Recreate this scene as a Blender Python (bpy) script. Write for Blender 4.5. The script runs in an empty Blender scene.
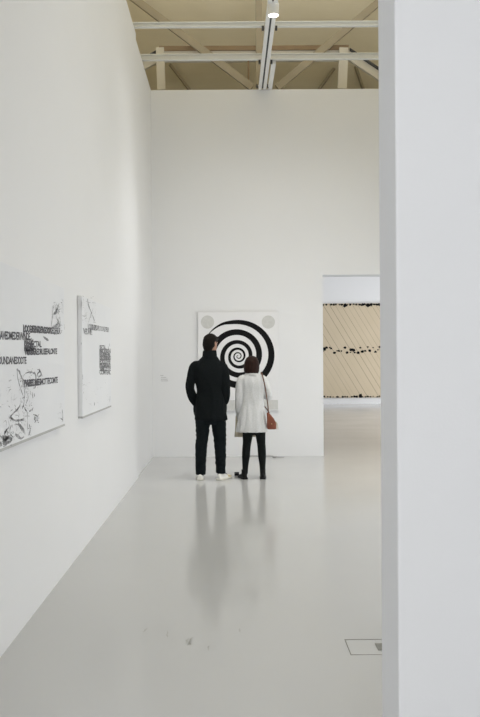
import bpy, bmesh, math, random
from mathutils import Vector, Matrix, noise
V = Vector
PI = math.pi
C = bpy.context.scene.collection
SC = bpy.context.scene
EYE = 1.53
F = 800.0

# ------------------------------------------------------------------ helpers
def unroll(px, py):
    return px + .0061*(358.5-py), py + .0061*(px-240)
def on_y(px, py, Y):                       # point of the picture on a plane of depth Y
    px, py = unroll(px, py)
    return V(((px-230)*Y/F, Y, EYE+(358-py)*Y/F))
def on_floor(px, py):
    px, py = unroll(px, py)
    Y = F*EYE/(py-358)
    return V(((px-230)*Y/F, Y, 0))

def tag(o, label=None, cat=None, group=None, kind=None):
    if label: o['label'] = label
    if cat: o['category'] = cat
    if group: o['group'] = group
    if kind: o['kind'] = kind
    return o
def empty(name, loc, label, cat, group=None):
    o = bpy.data.objects.new(name, None); C.objects.link(o); o.location = loc
    o.empty_display_size = .1
    return tag(o, label, cat, group)
def link(name, me, m, parent=None, smooth=False):
    o = bpy.data.objects.new(name, me); C.objects.link(o)
    if m and not me.materials: me.materials.append(m)
    if smooth:
        for p in me.polygons: p.use_smooth = True
    if parent: o.parent = parent
    return o
def build(name, bm, m, parent=None, smooth=False, normals=True):
    if normals: bmesh.ops.recalc_face_normals(bm, faces=bm.faces)
    me = bpy.data.meshes.new(name); bm.to_mesh(me); bm.free()
    return link(name, me, m, parent, smooth)
def box(bm, x0, x1, y0, y1, z0, z1):
    vs = [bm.verts.new((x, y, z)) for x in (x0, x1) for y in (y0, y1) for z in (z0, z1)]
    for f in ((0,1,3,2),(4,6,7,5),(0,4,5,1),(2,3,7,6),(0,2,6,4),(1,5,7,3)):
        bm.faces.new([vs[i] for i in f])
def bevelbox(x0, x1, y0, y1, z0, z1, r=.004, seg=2):
    bm = bmesh.new(); box(bm, x0, x1, y0, y1, z0, z1)
    bmesh.ops.bevel(bm, geom=bm.edges[:], offset=r, segments=seg, affect='EDGES', profile=.5)
    return bm
def prism(bm, poly, axis, a, b):           # poly of 2-D points extruded along an axis from a to b
    def P(p, t):
        if axis == 'y': return (p[0], t, p[1])
        if axis == 'x': return (t, p[0], p[1])
        return (p[0], p[1], t)
    A = [bm.verts.new(P(p, a)) for p in poly]; B = [bm.verts.new(P(p, b)) for p in poly]
    bm.faces.new(A); bm.faces.new(B[::-1])
    n = len(poly)
    for i in range(n): bm.faces.new((A[i], A[(i+1) % n], B[(i+1) % n], B[i]))
def loft(bm, rings):
    R = [[bm.verts.new(p) for p in r] for r in rings]
    n = len(R[0])
    for a, b in zip(R, R[1:]):
        for i in range(n): bm.faces.new((a[i], a[(i+1) % n], b[(i+1) % n], b[i]))
    bm.faces.new(R[0][::-1]); bm.faces.new(R[-1])
def hring(cx, cy, z, rx, ry, n=28, p=2.0, tilt=0):
    out = []
    for i in range(n):
        a = 2*PI*i/n; c, s = math.cos(a), math.sin(a)
        out.append(V((cx+rx*math.copysign(abs(c)**(2/p), c), cy+ry*math.copysign(abs(s)**(2/p), s), z+tilt*s)))
    return out
def crom(keys, k=5):
    """Catmull-Rom through tuples of floats"""
    out = []
    n = len(keys)
    for i in range(n-1):
        p0, p1, p2, p3 = keys[max(i-1, 0)], keys[i], keys[i+1], keys[min(i+2, n-1)]
        for j in range(k):
            t = j/k
            out.append(tuple(.5*((2*b)+(-a+c)*t+(2*a-5*b+4*c-d)*t*t+(-a+3*b-3*c+d)*t**3) for a, b, c, d in zip(p0, p1, p2, p3)))
    out.append(tuple(keys[-1])); return out
def torso(bm, keys, n=32, p=2.3):          # keys: (z, cx, cy, rx, ry)
    loft(bm, [hring(k[1], k[2], k[0], k[3], k[4], n, p) for k in crom(keys, 5)])
def limb(bm, keys, n=14, k=5, side=None, dome=True):
    """keys: (x,y,z,r) or (x,y,z,ra,rb); side = direction of ra"""
    keys = [tuple(q) if len(q) == 5 else tuple(q)+(q[3],) for q in keys]
    K = crom(keys, k)
    P = [V(q[:3]) for q in K]
    T = [(P[min(i+1, len(P)-1)]-P[max(i-1, 0)]).normalized() for i in range(len(P))]
    u = V(side) if side else (V((1, 0, 0)) if abs(T[0].x) < .8 else V((0, 1, 0)))
    rings = []
    def ring(c, t, u, ra, rb):
        v = t.cross(u).normalized()
        return [c+u*ra*math.cos(2*PI*i/n)+v*rb*math.sin(2*PI*i/n) for i in range(n)]
    for i, (c, t) in enumerate(zip(P, T)):
        u = (u-t*u.dot(t)).normalized()
        ra, rb = K[i][3], K[i][4]
        if i == 0 and dome:
            for a in (75, 50, 25):
                a = math.radians(a); rings.append(ring(c-t*math.sin(a)*min(ra, rb), t, u, ra*math.cos(a), rb*math.cos(a)))
        rings.append(ring(c, t, u, ra, rb))
        if i == len(P)-1 and dome:
            for a in (25, 50, 75):
                a = math.radians(a); rings.append(ring(c+t*math.sin(a)*min(ra, rb), t, u, ra*math.cos(a), rb*math.cos(a)))
    loft(bm, rings)
def ball(bm, c, rx, ry, rz, M=None, n=16):
    rings = []
    for j in range(1, n):
        a = PI*j/n-PI/2
        rings.append([V((rx*math.cos(a)*math.cos(2*PI*i/n), ry*math.cos(a)*math.sin(2*PI*i/n), rz*math.sin(a))) for i in range(n)])
    if M: rings = [[M @ p for p in r] for r in rings]
    loft(bm, [[p+V(c) for p in r] for r in rings])
def xform(bm, start, M):
    bm.verts.ensure_lookup_table()
    for v in bm.verts[start:]: v.co = M @ v.co
def fuse(name, bm, m, parent, voxel=.008, smooth=3, fold=0, fscale=(6, 6, 3), seed=0):
    """union of overlapping closed shapes as ONE skin, with cloth folds pushed into it"""
    bmesh.ops.recalc_face_normals(bm, faces=bm.faces)
    me = bpy.data.meshes.new('raw'); bm.to_mesh(me); bm.free()
    t = bpy.data.objects.new('raw', me); C.objects.link(t)
    r = t.modifiers.new('r', 'REMESH'); r.mode = 'VOXEL'; r.voxel_size = voxel; r.use_smooth_shade = True
    s = t.modifiers.new('s', 'SMOOTH'); s.factor = .5; s.iterations = smooth
    dg = bpy.context.evaluated_depsgraph_get(); dg.update()
    out = bpy.data.meshes.new_from_object(t.evaluated_get(dg))
    bpy.data.objects.remove(t); bpy.data.meshes.remove(me)
    if fold:
        out.update()
        ns = [v.normal.copy() for v in out.vertices]
        for v, nn in zip(out.vertices, ns):
            q = V((v.co.x*fscale[0]+seed, v.co.y*fscale[1], v.co.z*fscale[2]))
            w = noise.noise(q)
            w = (1-abs(w)*2.4)*.6+noise.noise(q*2.3)*.5
            v.co += nn*w*fold
    out.name = name; out.materials.clear(); out.materials.append(m)
    for p in out.polygons: p.use_smooth = True; p.material_index = 0
    return link(name, out, m, parent)

# ------------------------------------------------------------------ materials
def mat(name, col, rough=.8, col2=None, nscale=8, namt=.5, bump=0, bscale=200, metal=0, spec=.5, stretch=None, sheen=0):
    m = bpy.data.materials.new(name); m.use_nodes = True
    nt = m.node_tree; N = nt.nodes; L = nt.links
    b = N['Principled BSDF']
    b.inputs['Base Color'].default_value = (*col, 1); b.inputs['Roughness'].default_value = rough
    b.inputs['Metallic'].default_value = metal; b.inputs['Specular IOR Level'].default_value = spec
    if sheen: b.inputs['Sheen Weight'].default_value = sheen
    tc = N.new('ShaderNodeTexCoord'); mp = N.new('ShaderNodeMapping')
    L.new(tc.outputs['Object'], mp.inputs['Vector'])
    if stretch: mp.inputs['Scale'].default_value = stretch
    if col2:
        n = N.new('ShaderNodeTexNoise'); n.inputs['Scale'].default_value = nscale; n.inputs['Detail'].default_value = 4
        L.new(mp.outputs[0], n.inputs['Vector'])
        r = N.new('ShaderNodeValToRGB')
        r.color_ramp.elements[0].position = .5-namt*.5; r.color_ramp.elements[1].position = .5+namt*.5
        r.color_ramp.elements[0].color = (*col, 1); r.color_ramp.elements[1].color = (*col2, 1)
        L.new(n.outputs['Fac'], r.inputs[0]); L.new(r.outputs[0], b.inputs['Base Color'])
    if bump:
        n2 = N.new('ShaderNodeTexNoise'); n2.inputs['Scale'].default_value = bscale; n2.inputs['Detail'].default_value = 3
        L.new(mp.outputs[0], n2.inputs['Vector'])
        bp = N.new('ShaderNodeBump'); bp.inputs['Strength'].default_value = bump; bp.inputs['Distance'].default_value = .01
        L.new(n2.outputs['Fac'], bp.inputs['Height']); L.new(bp.outputs[0], b.inputs['Normal'])
    return m
M = {}
M['wall'] = mat('wall_paint', (.80, .805, .81), .85, (.815, .82, .825), 1.5, .6, .04, 120, spec=.2)
M['pillar'] = mat('pillar_paint', (.80, .805, .815), .8, (.815, .82, .83), 1.5, .6, .03, 120, spec=.2)
M['floor'] = mat('epoxy_floor', (.58, .585, .585), .16, (.61, .615, .615), .7, .7, spec=.30)
M['ceiling'] = mat('roof_boards', (.76, .68, .50), .85, (.80, .72, .54), 2.5, .8, .1, 30, stretch=(1, 1, 6))
M['beam'] = mat('beam_paint', (.68, .68, .64), .6, (.72, .72, .68), 5, .7, .05, 60)
M['brace'] = mat('brace_timber', (.36, .31, .22), .8, (.41, .355, .26), 6, .7, .1, 50)
M['lightbrace'] = mat('pale_timber', (.62, .58, .49), .8, (.67, .63, .54), 5, .7)
M['brownbrace'] = mat('brown_timber', (.27, .19, .11), .8, (.32, .23, .14), 5, .7)
M['track'] = mat('track_metal', (.80, .80, .77), .4, (.84, .84, .82), 4, .5)
M['slot'] = mat('dark_slot', (.05, .05, .05), .7, (.07, .07, .07), 10, .5)
M['panel'] = mat('panel_white', (.80, .80, .805), .6, (.82, .82, .825), 3, .5)
M['black'] = mat('spiral_black', (.006, .006, .007), .7, (.009, .009, .009), 20, .5, spec=.12)
M['grey'] = mat('panel_grey', (.57, .57, .55), .6, (.64, .64, .62), 30, .5)
M['canvas'] = mat('canvas_white', (.77, .785, .81), .8, (.81, .82, .835), 3, .7, .05, 400)
M['canvas_edge'] = mat('canvas_edge', (.84, .85, .86), .8, (.88, .88, .89), 8, .5)
M['edge'] = mat('edge_grey', (.42, .42, .41), .6, (.47, .47, .46), 8, .5)
M['inkmid'] = mat('ink_middle', (.09, .09, .10), .7, (.34, .34, .35), 40, .4)
M['ink'] = mat('ink', (.02, .02, .025), .7, (.16, .16, .18), 30, .5)
M['inkgrey'] = mat('ink_worn', (.05, .05, .055), .7, (.55, .56, .58), 22, .35)
M['inkpale'] = mat('ink_pale', (.40, .41, .43), .7, (.78, .79, .81), 14, .3)
M['coat'] = mat('black_wool', (.005, .007, .0075), .95, (.009, .011, .012), 60, .5, .3, 300, spec=.12)
M['jeans'] = mat('dark_denim', (.004, .007, .008), .9, (.009, .012, .014), 40, .6, .3, 350, spec=.12)
M['tights'] = mat('black_tights', (.006, .008, .008), .85, (.010, .012, .012), 40, .6, .2, 300, spec=.12)
M['boot'] = mat('black_leather', (.006, .006, .006), .6, (.010, .010, .010), 30, .5, spec=.2)
M['greycoat'] = mat('grey_tweed', (.58, .585, .58), .95, (.80, .805, .80), 130, .5, .5, 260, spec=.2)
M['lining'] = mat('beige_cloth', (.50, .45, .33), .9, (.57, .51, .39), 20, .6, .2, 200)
M['skin'] = mat('skin', (.36, .19, .12), .6, (.42, .23, .15), 20, .6)
M['hair_m'] = mat('dark_brown_hair', (.004, .003, .002), .7, (.009, .006, .004), 60, .6, .6, 120, spec=.15, stretch=(1, 1, .2))
M['hair_w'] = mat('brown_hair', (.010, .0045, .003), .55, (.028, .010, .006), 60, .6, .6, 120, spec=.15, stretch=(1, 1, .15))
M['shoe'] = mat('white_leather', (.78, .77, .72), .6, (.84, .83, .79), 20, .5)
M['tan'] = mat('tan_suede', (.60, .50, .30), .8, (.68, .58, .38), 20, .5)
M['sole'] = mat('rubber_sole', (.66, .64, .56), .7, (.72, .70, .62), 20, .5)
M['bag'] = mat('tan_leather', (.17, .045, .020), .55, (.25, .07, .030), 14, .6, .1, 60)
M['strap'] = mat('strap_leather', (.10, .045, .028), .6, (.15, .065, .038), 20, .5)
M['brass'] = mat('brass', (.6, .45, .2), .3, (.65, .5, .25), 20, .5, metal=1)
M['eye'] = mat('eye', (.7, .68, .65), .2, (.75, .73, .7), 20, .5)
M['seam'] = mat('floor_seam', (.19, .19, .17), .8, (.27, .27, .24), 30, .6)
M['plate'] = mat('steel_plate', (.22, .22, .20), .5, (.30, .30, .27), 30, .6)
M['scuff'] = mat('scuff', (.30, .30, .28), .6, (.44, .44, .42), 60, .5)
M['labeltext'] = mat('label_ink', (.48, .48, .48), .8, (.55, .55, .55), 30, .5)
M['cord'] = mat('cord', (.22, .22, .22), .6, (.28, .28, .28), 30, .5)
def emis(name, col, s):
    m = bpy.data.materials.new(name); m.use_nodes = True
    b = m.node_tree.nodes['Principled BSDF']
    b.inputs['Emission Color'].default_value = (*col, 1); b.inputs['Emission Strength'].default_value = s
    b.inputs['Base Color'].default_value = (.8, .8, .8, 1)
    return m
M['lamp'] = emis('lamp_glow', (1, .98, .94), 6)

# floor gloss varies a little in broad patches
nt = M['floor'].node_tree; b = nt.nodes['Principled BSDF']
n = nt.nodes.new('ShaderNodeTexNoise'); n.inputs['Scale'].default_value = 1.1; n.inputs['Detail'].default_value = 6
tc = nt.nodes.new('ShaderNodeTexCoord'); nt.links.new(tc.outputs['Object'], n.inputs['Vector'])
mr = nt.nodes.new('ShaderNodeMapRange'); mr.inputs['To Min'].default_value = .11; mr.inputs['To Max'].default_value = .18
nt.links.new(n.outputs['Fac'], mr.inputs['Value']); nt.links.new(mr.outputs[0], b.inputs['Roughness'])

# diagonal pale boards of the far artwork
def planks():
    m = bpy.data.materials.new('diagonal_lines'); m.use_nodes = True
    nt = m.node_tree; N = nt.nodes; L = nt.links; b = N['Principled BSDF']
    b.inputs['Roughness'].default_value = .8
    tc = N.new('ShaderNodeTexCoord'); sp = N.new('ShaderNodeSeparateXYZ'); L.new(tc.outputs['Object'], sp.inputs[0])
    def ma(op, a, b_):
        q = N.new('ShaderNodeMath'); q.operation = op
        for i, x in enumerate((a, b_)):
            if isinstance(x, (int, float)): q.inputs[i].default_value = x
            elif x is not None: L.new(x, q.inputs[i])
        return q.outputs[0]
    d = ma('ADD', sp.outputs[0], ma('MULTIPLY', sp.outputs[2], .60))       # constant along the diagonals
    nz = N.new('ShaderNodeTexNoise'); nz.noise_dimensions = '1D'; nz.inputs['Scale'].default_value = 2.3
    L.new(d, nz.inputs['W'])
    d2 = ma('ADD', ma('MULTIPLY', d, 5.2), ma('MULTIPLY', nz.outputs['Fac'], 1.2))
    fr = ma('FRACT', d2, None)
    ln = ma('LESS_THAN', fr, .09)
    wn = N.new('ShaderNodeTexWhiteNoise'); wn.noise_dimensions = '1D'; L.new(ma('FLOOR', d2, None), wn.inputs['W'])
    dark = ma('MULTIPLY', ln, ma('ADD', ma('MULTIPLY', wn.outputs['Value'], .55), .10))
    cl = N.new('ShaderNodeValToRGB'); cl.color_ramp.elements[0].color = (.58, .49, .34, 1); cl.color_ramp.elements[1].color = (.64, .54, .40, 1)
    nb = N.new('ShaderNodeTexNoise'); nb.inputs['Scale'].default_value = 1.2; L.new(tc.outputs['Object'], nb.inputs['Vector'])
    L.new(nb.outputs['Fac'], cl.inputs[0])
    mx = N.new('ShaderNodeMix'); mx.data_type = 'RGBA'; L.new(dark, mx.inputs['Factor'])
    L.new(cl.outputs[0], mx.inputs['A']); mx.inputs['B'].default_value = (.12, .09, .06, 1)
    L.new(mx.outputs['Result'], b.inputs['Base Color'])
    return m
M['planks'] = planks()

# ------------------------------------------------------------------ the setting
WT = 5.73; LX = -1.19; RX = 4.0; BY = 12.5; FYY = 26.6
def struct(name, bm, m, parent=None):
    o = build(name, bm, m, parent)
    if not parent: o['kind'] = 'structure'
    return o
bm = bmesh.new(); box(bm, -3.3, 9.3, -4.3, 26.9, -.2, 0); floor = struct('floor', bm, M['floor'])
# left wall, its far end set back by a finger's width
bm = bmesh.new(); prism(bm, [(LX, 2.6), (LX, 10.32), (LX-.022, 10.325), (LX-.022, BY), (-1.5, BY), (-1.5, 2.6)], 'z', 0, WT)
struct('wall_left', bm, M['wall'])
# back wall with the tall opening
OX0, OX1, OZ = 1.455, 3.3, 2.83
bm = bmesh.new()
box(bm, -1.5, OX0, BY, BY+.35, 0, WT); box(bm, OX1, RX, BY, BY+.35, 0, WT); box(bm, OX0, OX1, BY, BY+.35, OZ, WT)
struct('wall_back', bm, M['wall'])
bm = bmesh.new(); box(bm, RX, RX+.3, 2.6, BY+.35, 0, WT); struct('wall_right', bm, M['wall'])
# thick front wall we look through: right pier, left pier, header
bm = bevelbox(.4875, RX+.3, 2.34, 2.6, 0, 3.3, .006, 3); struct('wall_front', bm, M['pillar'])
bm = bmesh.new(); box(bm, -3.3, -.98, 2.34, 2.6, 0, 3.3); struct('wall_front_left', bm, M['pillar'])
bm = bmesh.new(); box(bm, -3.3, RX+.3, 2.34, 2.6, 3.3, 9.2); struct('wall_front_header', bm, M['pillar'])
# room the camera stands in
bm = bmesh.new(); box(bm, -3.3, -3, -4, 2.34, 0, 4.6); struct('wall_near_left', bm, M['wall'])
bm = bmesh.new(); box(bm, RX, RX+.3, -4, 2.34, 0, 4.6); struct('wall_near_right', bm, M['wall'])
bm = bmesh.new(); box(bm, -3.3, RX+.3, -4.3, -4, 0, 4.6); struct('wall_near_back', bm, M['wall'])
bm = bmesh.new(); box(bm, -3.3, RX+.3, -4.3, 2.34, 4.6, 4.8); struct('ceiling_near', bm, M['wall'])
# far room
bm = bmesh.new(); box(bm, -.5, 9.3, FYY, FYY+.3, 0, 5); struct('wall_far', bm, M['wall'])
bm = bmesh.new(); box(bm, -.8, -.5, BY+.35, FYY+.3, 0, 5); struct('wall_far_left', bm, M['wall'])
bm = bmesh.new(); box(bm, 9, 9.3, BY+.35, FYY, 0, 5); struct('wall_far_right', bm, M['wall'])
bm = bmesh.new(); box(bm, RX, 9, BY+.05, BY+.35, 0, 5); struct('wall_far_near', bm, M['wall'])
bm = bmesh.new(); box(bm, -3.3, 9.3, BY+.35, FYY+.3, 5, 5.2); struct('ceiling_far', bm, M['wall'])
# roof over the gallery: flat boards, then a slope falling behind the back wall
bm = bmesh.new()
prism(bm, [(2.6, 9.0), (11.7, 9.0), (15.4, 5.2), (15.6, 5.2), (11.8, 9.2), (2.6, 9.2)], 'x', -3.0, 4.6)
struct('ceiling', bm, M['ceiling'])
bm = bmesh.new(); box(bm, -3.3, -3.0, 2.6, 15.6, 5.2, 9.2); box(bm, -3.0, -1.5, 2.6, 12.85, 5.2, 5.4); struct('wall_roof_left', bm, M['ceiling'])
bm = bmesh.new(); box(bm, 4.6, 4.9, 2.6, 15.6, 5.2, 9.2); box(bm, RX+.3, 4.6, 2.6, 12.5, 5.2, 5.4); struct('wall_roof_right', bm, M['ceiling'])

# ------------------------------------------------------------------ roof structure
def beam(name, Y, z0, h, label):
    """channel beam across the room, resting on the wall heads"""
    t = empty(name, (0.5, Y, z0), label, 'beam', 'painted beams across the roof')
    prof = [(0, 0), (.06, 0), (.06, .014), (.04, .014), (.04, h-.014), (.06, h-.014), (.06, h), (0, h), (0, h-.014), (.02, h-.014), (.02, .014), (0, .014)]
    bm = bmesh.new(); prism(bm, [(a-.03, b_) for a, b_ in prof], 'x', -2.2, 3.85)
    build('beam_web', bm, M['beam'], t)
    for x in (-1.85, 3.65):
        bm = bmesh.new(); box(bm, x-.1, x+.1, -.06, .06, WT-z0, 0); build('wall_plate', bm, M['beam'], t)
    return t
beam('roof_beam', 10.25, 5.775, .062, 'pale horizontal roof beam nearest the top edge of the photo, beside the lit lamp')
beam('roof_beam', 11.38, 5.775, .085, 'pale horizontal roof beam closer to the back wall, just above its top edge')

# timber frame standing on the head of the back wall
TY = 12.68
t = empty('roof_truss', (.49, TY, WT), 'timber truss with crossing diagonal braces standing on top of the back wall', 'truss')
def bar(p, q, w, d, m, name, yo=0):
    p, q = V((p[0], 0, p[1])), V((q[0], 0, q[1])); a = (q-p).normalized(); s = V((-a.z, 0, a.x))*w/2
    bm = bmesh.new(); prism(bm, [((c.x-.49), c.z-WT) for c in (p+s, q+s, q-s, p-s)], 'y', yo-d/2, yo+d/2)
    return build(name, bm, m, t)
def P2(px, py, Y=TY): v = on_y(px, py, Y); return (v.x, v.z)
L0, L1 = P2(126, -6), P2(251, 89); a = V(L1)-V(L0)
bar(L0, (L1[0]+.02, L1[1]), .11, .06, M['brace'], 'diagonal_brace', -.08)
bar(P2(392, -8), P2(277, 89), .11, .06, M['brace'], 'diagonal_brace', -.08)
bar((.49, WT), (.49, 7.6), .10, .08, M['brace'], 'king_post')
bar((.32, WT), (.32, 6.38), .03, .05, M['brownbrace'], 'strut', .06)
bar(P2(161.5, 90), P2(160, 48), .125, .09, M['lightbrace'], 'post')
bar(P2(342, 89), P2(343.5, 48), .14, .09, M['lightbrace'], 'post')
# collar: pale face below, brown lip above, sloping ends
up = [P2(136, 62), P2(158.5, 49.5), P2(350, 48.5), P2(394, 78)]
def band(pts, lo, hi, m, name, y0, y1):
    bm = bmesh.new()
    prism(bm, [(p[0]-.49, p[1]+lo-WT) for p in pts]+[(p[0]-.49, p[1]+hi-WT) for p in pts[::-1]], 'y', y0, y1)
    build(name, bm, m, t)
band(up, -.16, 0, M['lightbrace'], 'collar_beam', .05, .12)
band([P2(159, 49.5), P2(349, 48.5)], 0, .07, M['brownbrace'], 'collar_cap', .02, .15)
band(up[:2], -.015, .02, M['slot'], 'end_strip', .0, .05)
band(up[2:], -.015, .02, M['slot'], 'end_strip', .0, .05)
# thin rafters lying under the slope
def rafter(px0, px1, lab):
    def slope_pt(px, py):
        # picture ray against the sloping boards
        ux, uy = unroll(px, py); k = (358-uy)/F
        Y = (9.0+11.7*3.8/3.7-EYE)/(k+3.8/3.7); return V(((ux-230)*Y/F, Y-.05, EYE+k*Y-.05))
    a, b_ = slope_pt(*px0), slope_pt(*px1)
    b_ = b_+(b_-a)*.25
    bm = bmesh.new(); limb(bm, [(*a, .03), (*((a+b_)/2), .03), (*b_, .03)], n=4, k=1, dome=False)
    o = build('rafter', bm, M['brace']); tag(o, lab, 'rafter')
rafter((170, 62), (190, 88), 'thin slanting rafter behind the left pale post under the roof')
rafter((334, 66), (318, 88), 'thin slanting rafter left of the right pale post under the roof')
rafter((355, 64), (363, 88), 'thin slanting rafter right of the right pale post under the roof')

# lighting track along the room, with one lamp in view
TX = .53; TZ = 5.722
t = empty('lighting_track', (TX, 10.5, TZ), 'white lighting track with a dark slot running along the roof under the beams', 'lighting track')
bm = bmesh.new(); box(bm, -.060, -.012, -7, 1.98, 0, .045); box(bm, .012, .060, -7, 1.98, 0, .045); box(bm, -.06, .06, -7, 1.98, .045, .05); build('track_rail', bm, M['track'], t)
bm = bmesh.new(); box(bm, -.012, .012, -7, 1.98, .02, .045); build('track_slot', bm, M['slot'], t)
for y in (-.21-.07, .96-.07, 1.9):
    for s in (-1, 1):
        bm = bmesh.new(); box(bm, s*.085-.014, s*.085+.014, y-.02, y+.02, .0, .05); build('track_clip', bm, M['slot'], t)
        bm = bmesh.new(); box(bm, min(s*.06, s*.085), max(s*.06, s*.085), y-.01, y+.01, .03, .045); build('clip_arm', bm, M['track'], t)
bm = bmesh.new(); box(bm, .085, .15, .9, 1.98, .0, .05); build('junction_box', bm, M['track'], t)
LY = 9.50
t = empty('ceiling_lamp', (.54, LY, 5.60), 'white cylinder lamp, lit, hanging from the lighting track at the top edge', 'lamp')
bm = bmesh.new(); loft(bm, [hring(0, 0, z, r, r, 32) for z, r in ((.014, .054), (0, .058), (0, .066), (.004, .068), (.138, .068), (.142, .060))])
build('lamp_housing', bm, M['track'], t)
bm = bmesh.new(); loft(bm, [hring(0, 0, z, .056, .056, 32) for z in (-.001, .013)]); build('lamp_lens', bm, M['lamp'], t)

# ------------------------------------------------------------------ spiral panel on the back wall
pc = on_y(238.3, 355.8, BY-.05)
t = empty('spiral_panel', (pc.x, BY, on_y(238, 409.5, BY-.05).z), 'white rectangular panel with a black spiral hanging on the back wall', 'artwork')
q0, q1 = on_y(197.8, 311.5, BY-.05), on_y(279, 409.8, BY-.05)
ox, oz = t.location.x, t.location.z
bm = bevelbox(q0.x-ox, q1.x-ox, -.05, -.012, q1.z-oz, q0.z-oz, .003, 2); build('panel', bm, M['panel'], t)
bm = bevelbox(q0.x-ox+.03, q1.x-ox-.03, -.012, -.0015, q1.z-oz+.03, q0.z-oz-.03, .002, 1); build('backing_frame', bm, M['panel'], t)
px = (BY-.05)/F
tab = [(-.62, 37.2, .4), (-.3, 36.0, 2.4), (0, 34.2, 4.3), (1, 33.1, 6.2), (2, 28.9, 6.6), (3, 26.3, 6.2), (4, 24.1, 5.7), (5, 20.8, 5.8), (6, 18.9, 5.2), (7, 15.9, 4.6), (8, 14.25, 3.8), (9, 12.2, 3.8),
       (10, 10.8, 3.1), (11, 8.8, 2.7), (12, 7.55, 2.3), (13, 6.2, 2.0), (14, 5.2, 1.6), (15, 4.3, 1.35), (16, 3.5, 1.15), (17, 2.75, 1.0), (18, 2.1, .85), (19, 1.4, .7), (20, .7, .5)]
K = crom(tab, 14)
bm = bmesh.new(); prev = None
for tt, r, w in K:
    a = PI/2-tt*PI/2
    d = V((math.cos(a), 0, math.sin(a)))
    c = V((pc.x-ox, 0, pc.z-oz))
    vs = [bm.verts.new(c+d*(r+s*w/2)*px+V((0, y, 0))) for s, y in ((1, -.052), (-1, -.052), (-1, -.0495), (1, -.0495))]
    if prev:
        for i in range(4): bm.faces.new((prev[i], prev[(i+1) % 4], vs[(i+1) % 4], vs[i]))
    else: bm.faces.new(vs)
    prev = vs
bm.faces.new(prev[::-1])
tag(build('spiral', bm, M['black'], t), 'black spiral line')
for cx, cy in ((207.5, 321.6), (268.3, 321.6)):
    c = on_y(cx, cy, BY-.05)
    bm = bmesh.new(); loft(bm, [[V((c.x-ox+6.6*px*math.cos(a*PI/20), y, c.z-oz+6.6*px*math.sin(a*PI/20))) for a in range(40)] for y in (-.052, -.0495)])
    tag(build('grey_disc', bm, M['grey'], t), 'grey disc in a top corner of the panel')
a, b_ = on_y(199.5, 400, BY-.05), on_y(278, 409, BY-.05)
bm = bmesh.new(); box(bm, a.x-ox, b_.x-ox, -.052, -.0495, b_.z-oz, a.z-oz); tag(build('grey_band', bm, M['grey'], t), 'grey band along the foot of the panel')

# small vinyl caption left of the panel
t = empty('wall_caption', (on_y(165, 378, BY).x, BY, on_y(165, 381, BY).z), 'tiny grey caption lettering on the back wall left of the man', 'caption')
rnd = random.Random(4)
for row, (yy, x0, x1) in enumerate(((374.6, 160.5, 163.6), (376.6, 161, 166.2), (378.4, 161, 167.8), (380.0, 161, 168))):
    x = x0; bm = bmesh.new()
    while x < x1:
        w = rnd.uniform(.3, .7); a = on_y(x, yy, BY); b_ = on_y(min(x+w, x1), yy+.85, BY)
        box(bm, a.x-t.location.x, b_.x-t.location.x, -.0015, 0, b_.z-t.location.z, a.z-t.location.z); x += w+rnd.uniform(.15, .4)
    build('caption_line', bm, M['labeltext'], t)

# ------------------------------------------------------------------ lettered canvases on the left wall
CXF = LX+.035
def onp(px, py):
    px, py = unroll(px, py); Y = -CXF*F/(230-px); return (Y, EYE+(358-py)*Y/F)
def flat_text(s, y0, z0, y1, z1, shear=0):
    """lettering laid into the box y0..y1, z0..z1 on the canvas face, returned as a mesh"""
    cu = bpy.data.curves.new('t', 'FONT'); cu.body = s; cu.resolution_u = 2; cu.offset = .034; cu.space_character = .86
    o = bpy.data.objects.new('t', cu); C.objects.link(o)
    dg = bpy.context.evaluated_depsgraph_get(); dg.update()
    me = bpy.data.meshes.new_from_object(o.evaluated_get(dg)); bpy.data.objects.remove(o)
    xs = [v.co.x for v in me.vertices]; ys = [v.co.y for v in me.vertices]
    a, b_, c, d = min(xs), max(xs), min(ys), max(ys)
    for v in me.vertices:
        u = (v.co.x-a)/(b_-a); w = (v.co.y-c)/(d-c)
        v.co = V((0, y0+(y1-y0)*u, z0+(z1-z0)*w+shear*u))
    return me
def addtext(t, m, s, p0, p1, h, dx, base, org):
    """p0, p1: picture points of the top left and top right of the line; h: letter height in m"""
    (ya, za), (yb, zb) = onp(*p0), onp(*p1)
    me = flat_text(s, ya, za-h, yb, za, shear=zb-za)
    for v in me.vertices: v.co += V((base+dx, 0, 0))-V((org[0], org[1], org[2]))
    me.name = 'lettering_line'; me.materials.clear(); link('lettering_line', me, m, t)
def stroke(bm, pts, org, base, w=.01):
    """hand-drawn ink line with ragged width through picture points"""
    K = crom([(*onp(*p[:2]), (p[2] if len(p) > 2 else 1)*w) for p in pts], 5)
    prev = None
    for i, k in enumerate(K):
        q = K[min(i+1, len(K)-1)]; r = K[max(i-1, 0)]
        tv = V((0, q[0]-r[0], q[1]-r[1]))
        if tv.length < 1e-6: continue
        tv.normalize(); s = V((0, -tv.z, tv.y))*max(.0006, k[2])*rnd.uniform(.5, 1.3)/2
        c = V((base+.0009, k[0], k[1]))-V(org)
        vs = [bm.verts.new(c+s), bm.verts.new(c-s)]
        if prev: bm.faces.new((prev[0], prev[1], vs[1], vs[0]))
        prev = vs
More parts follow.
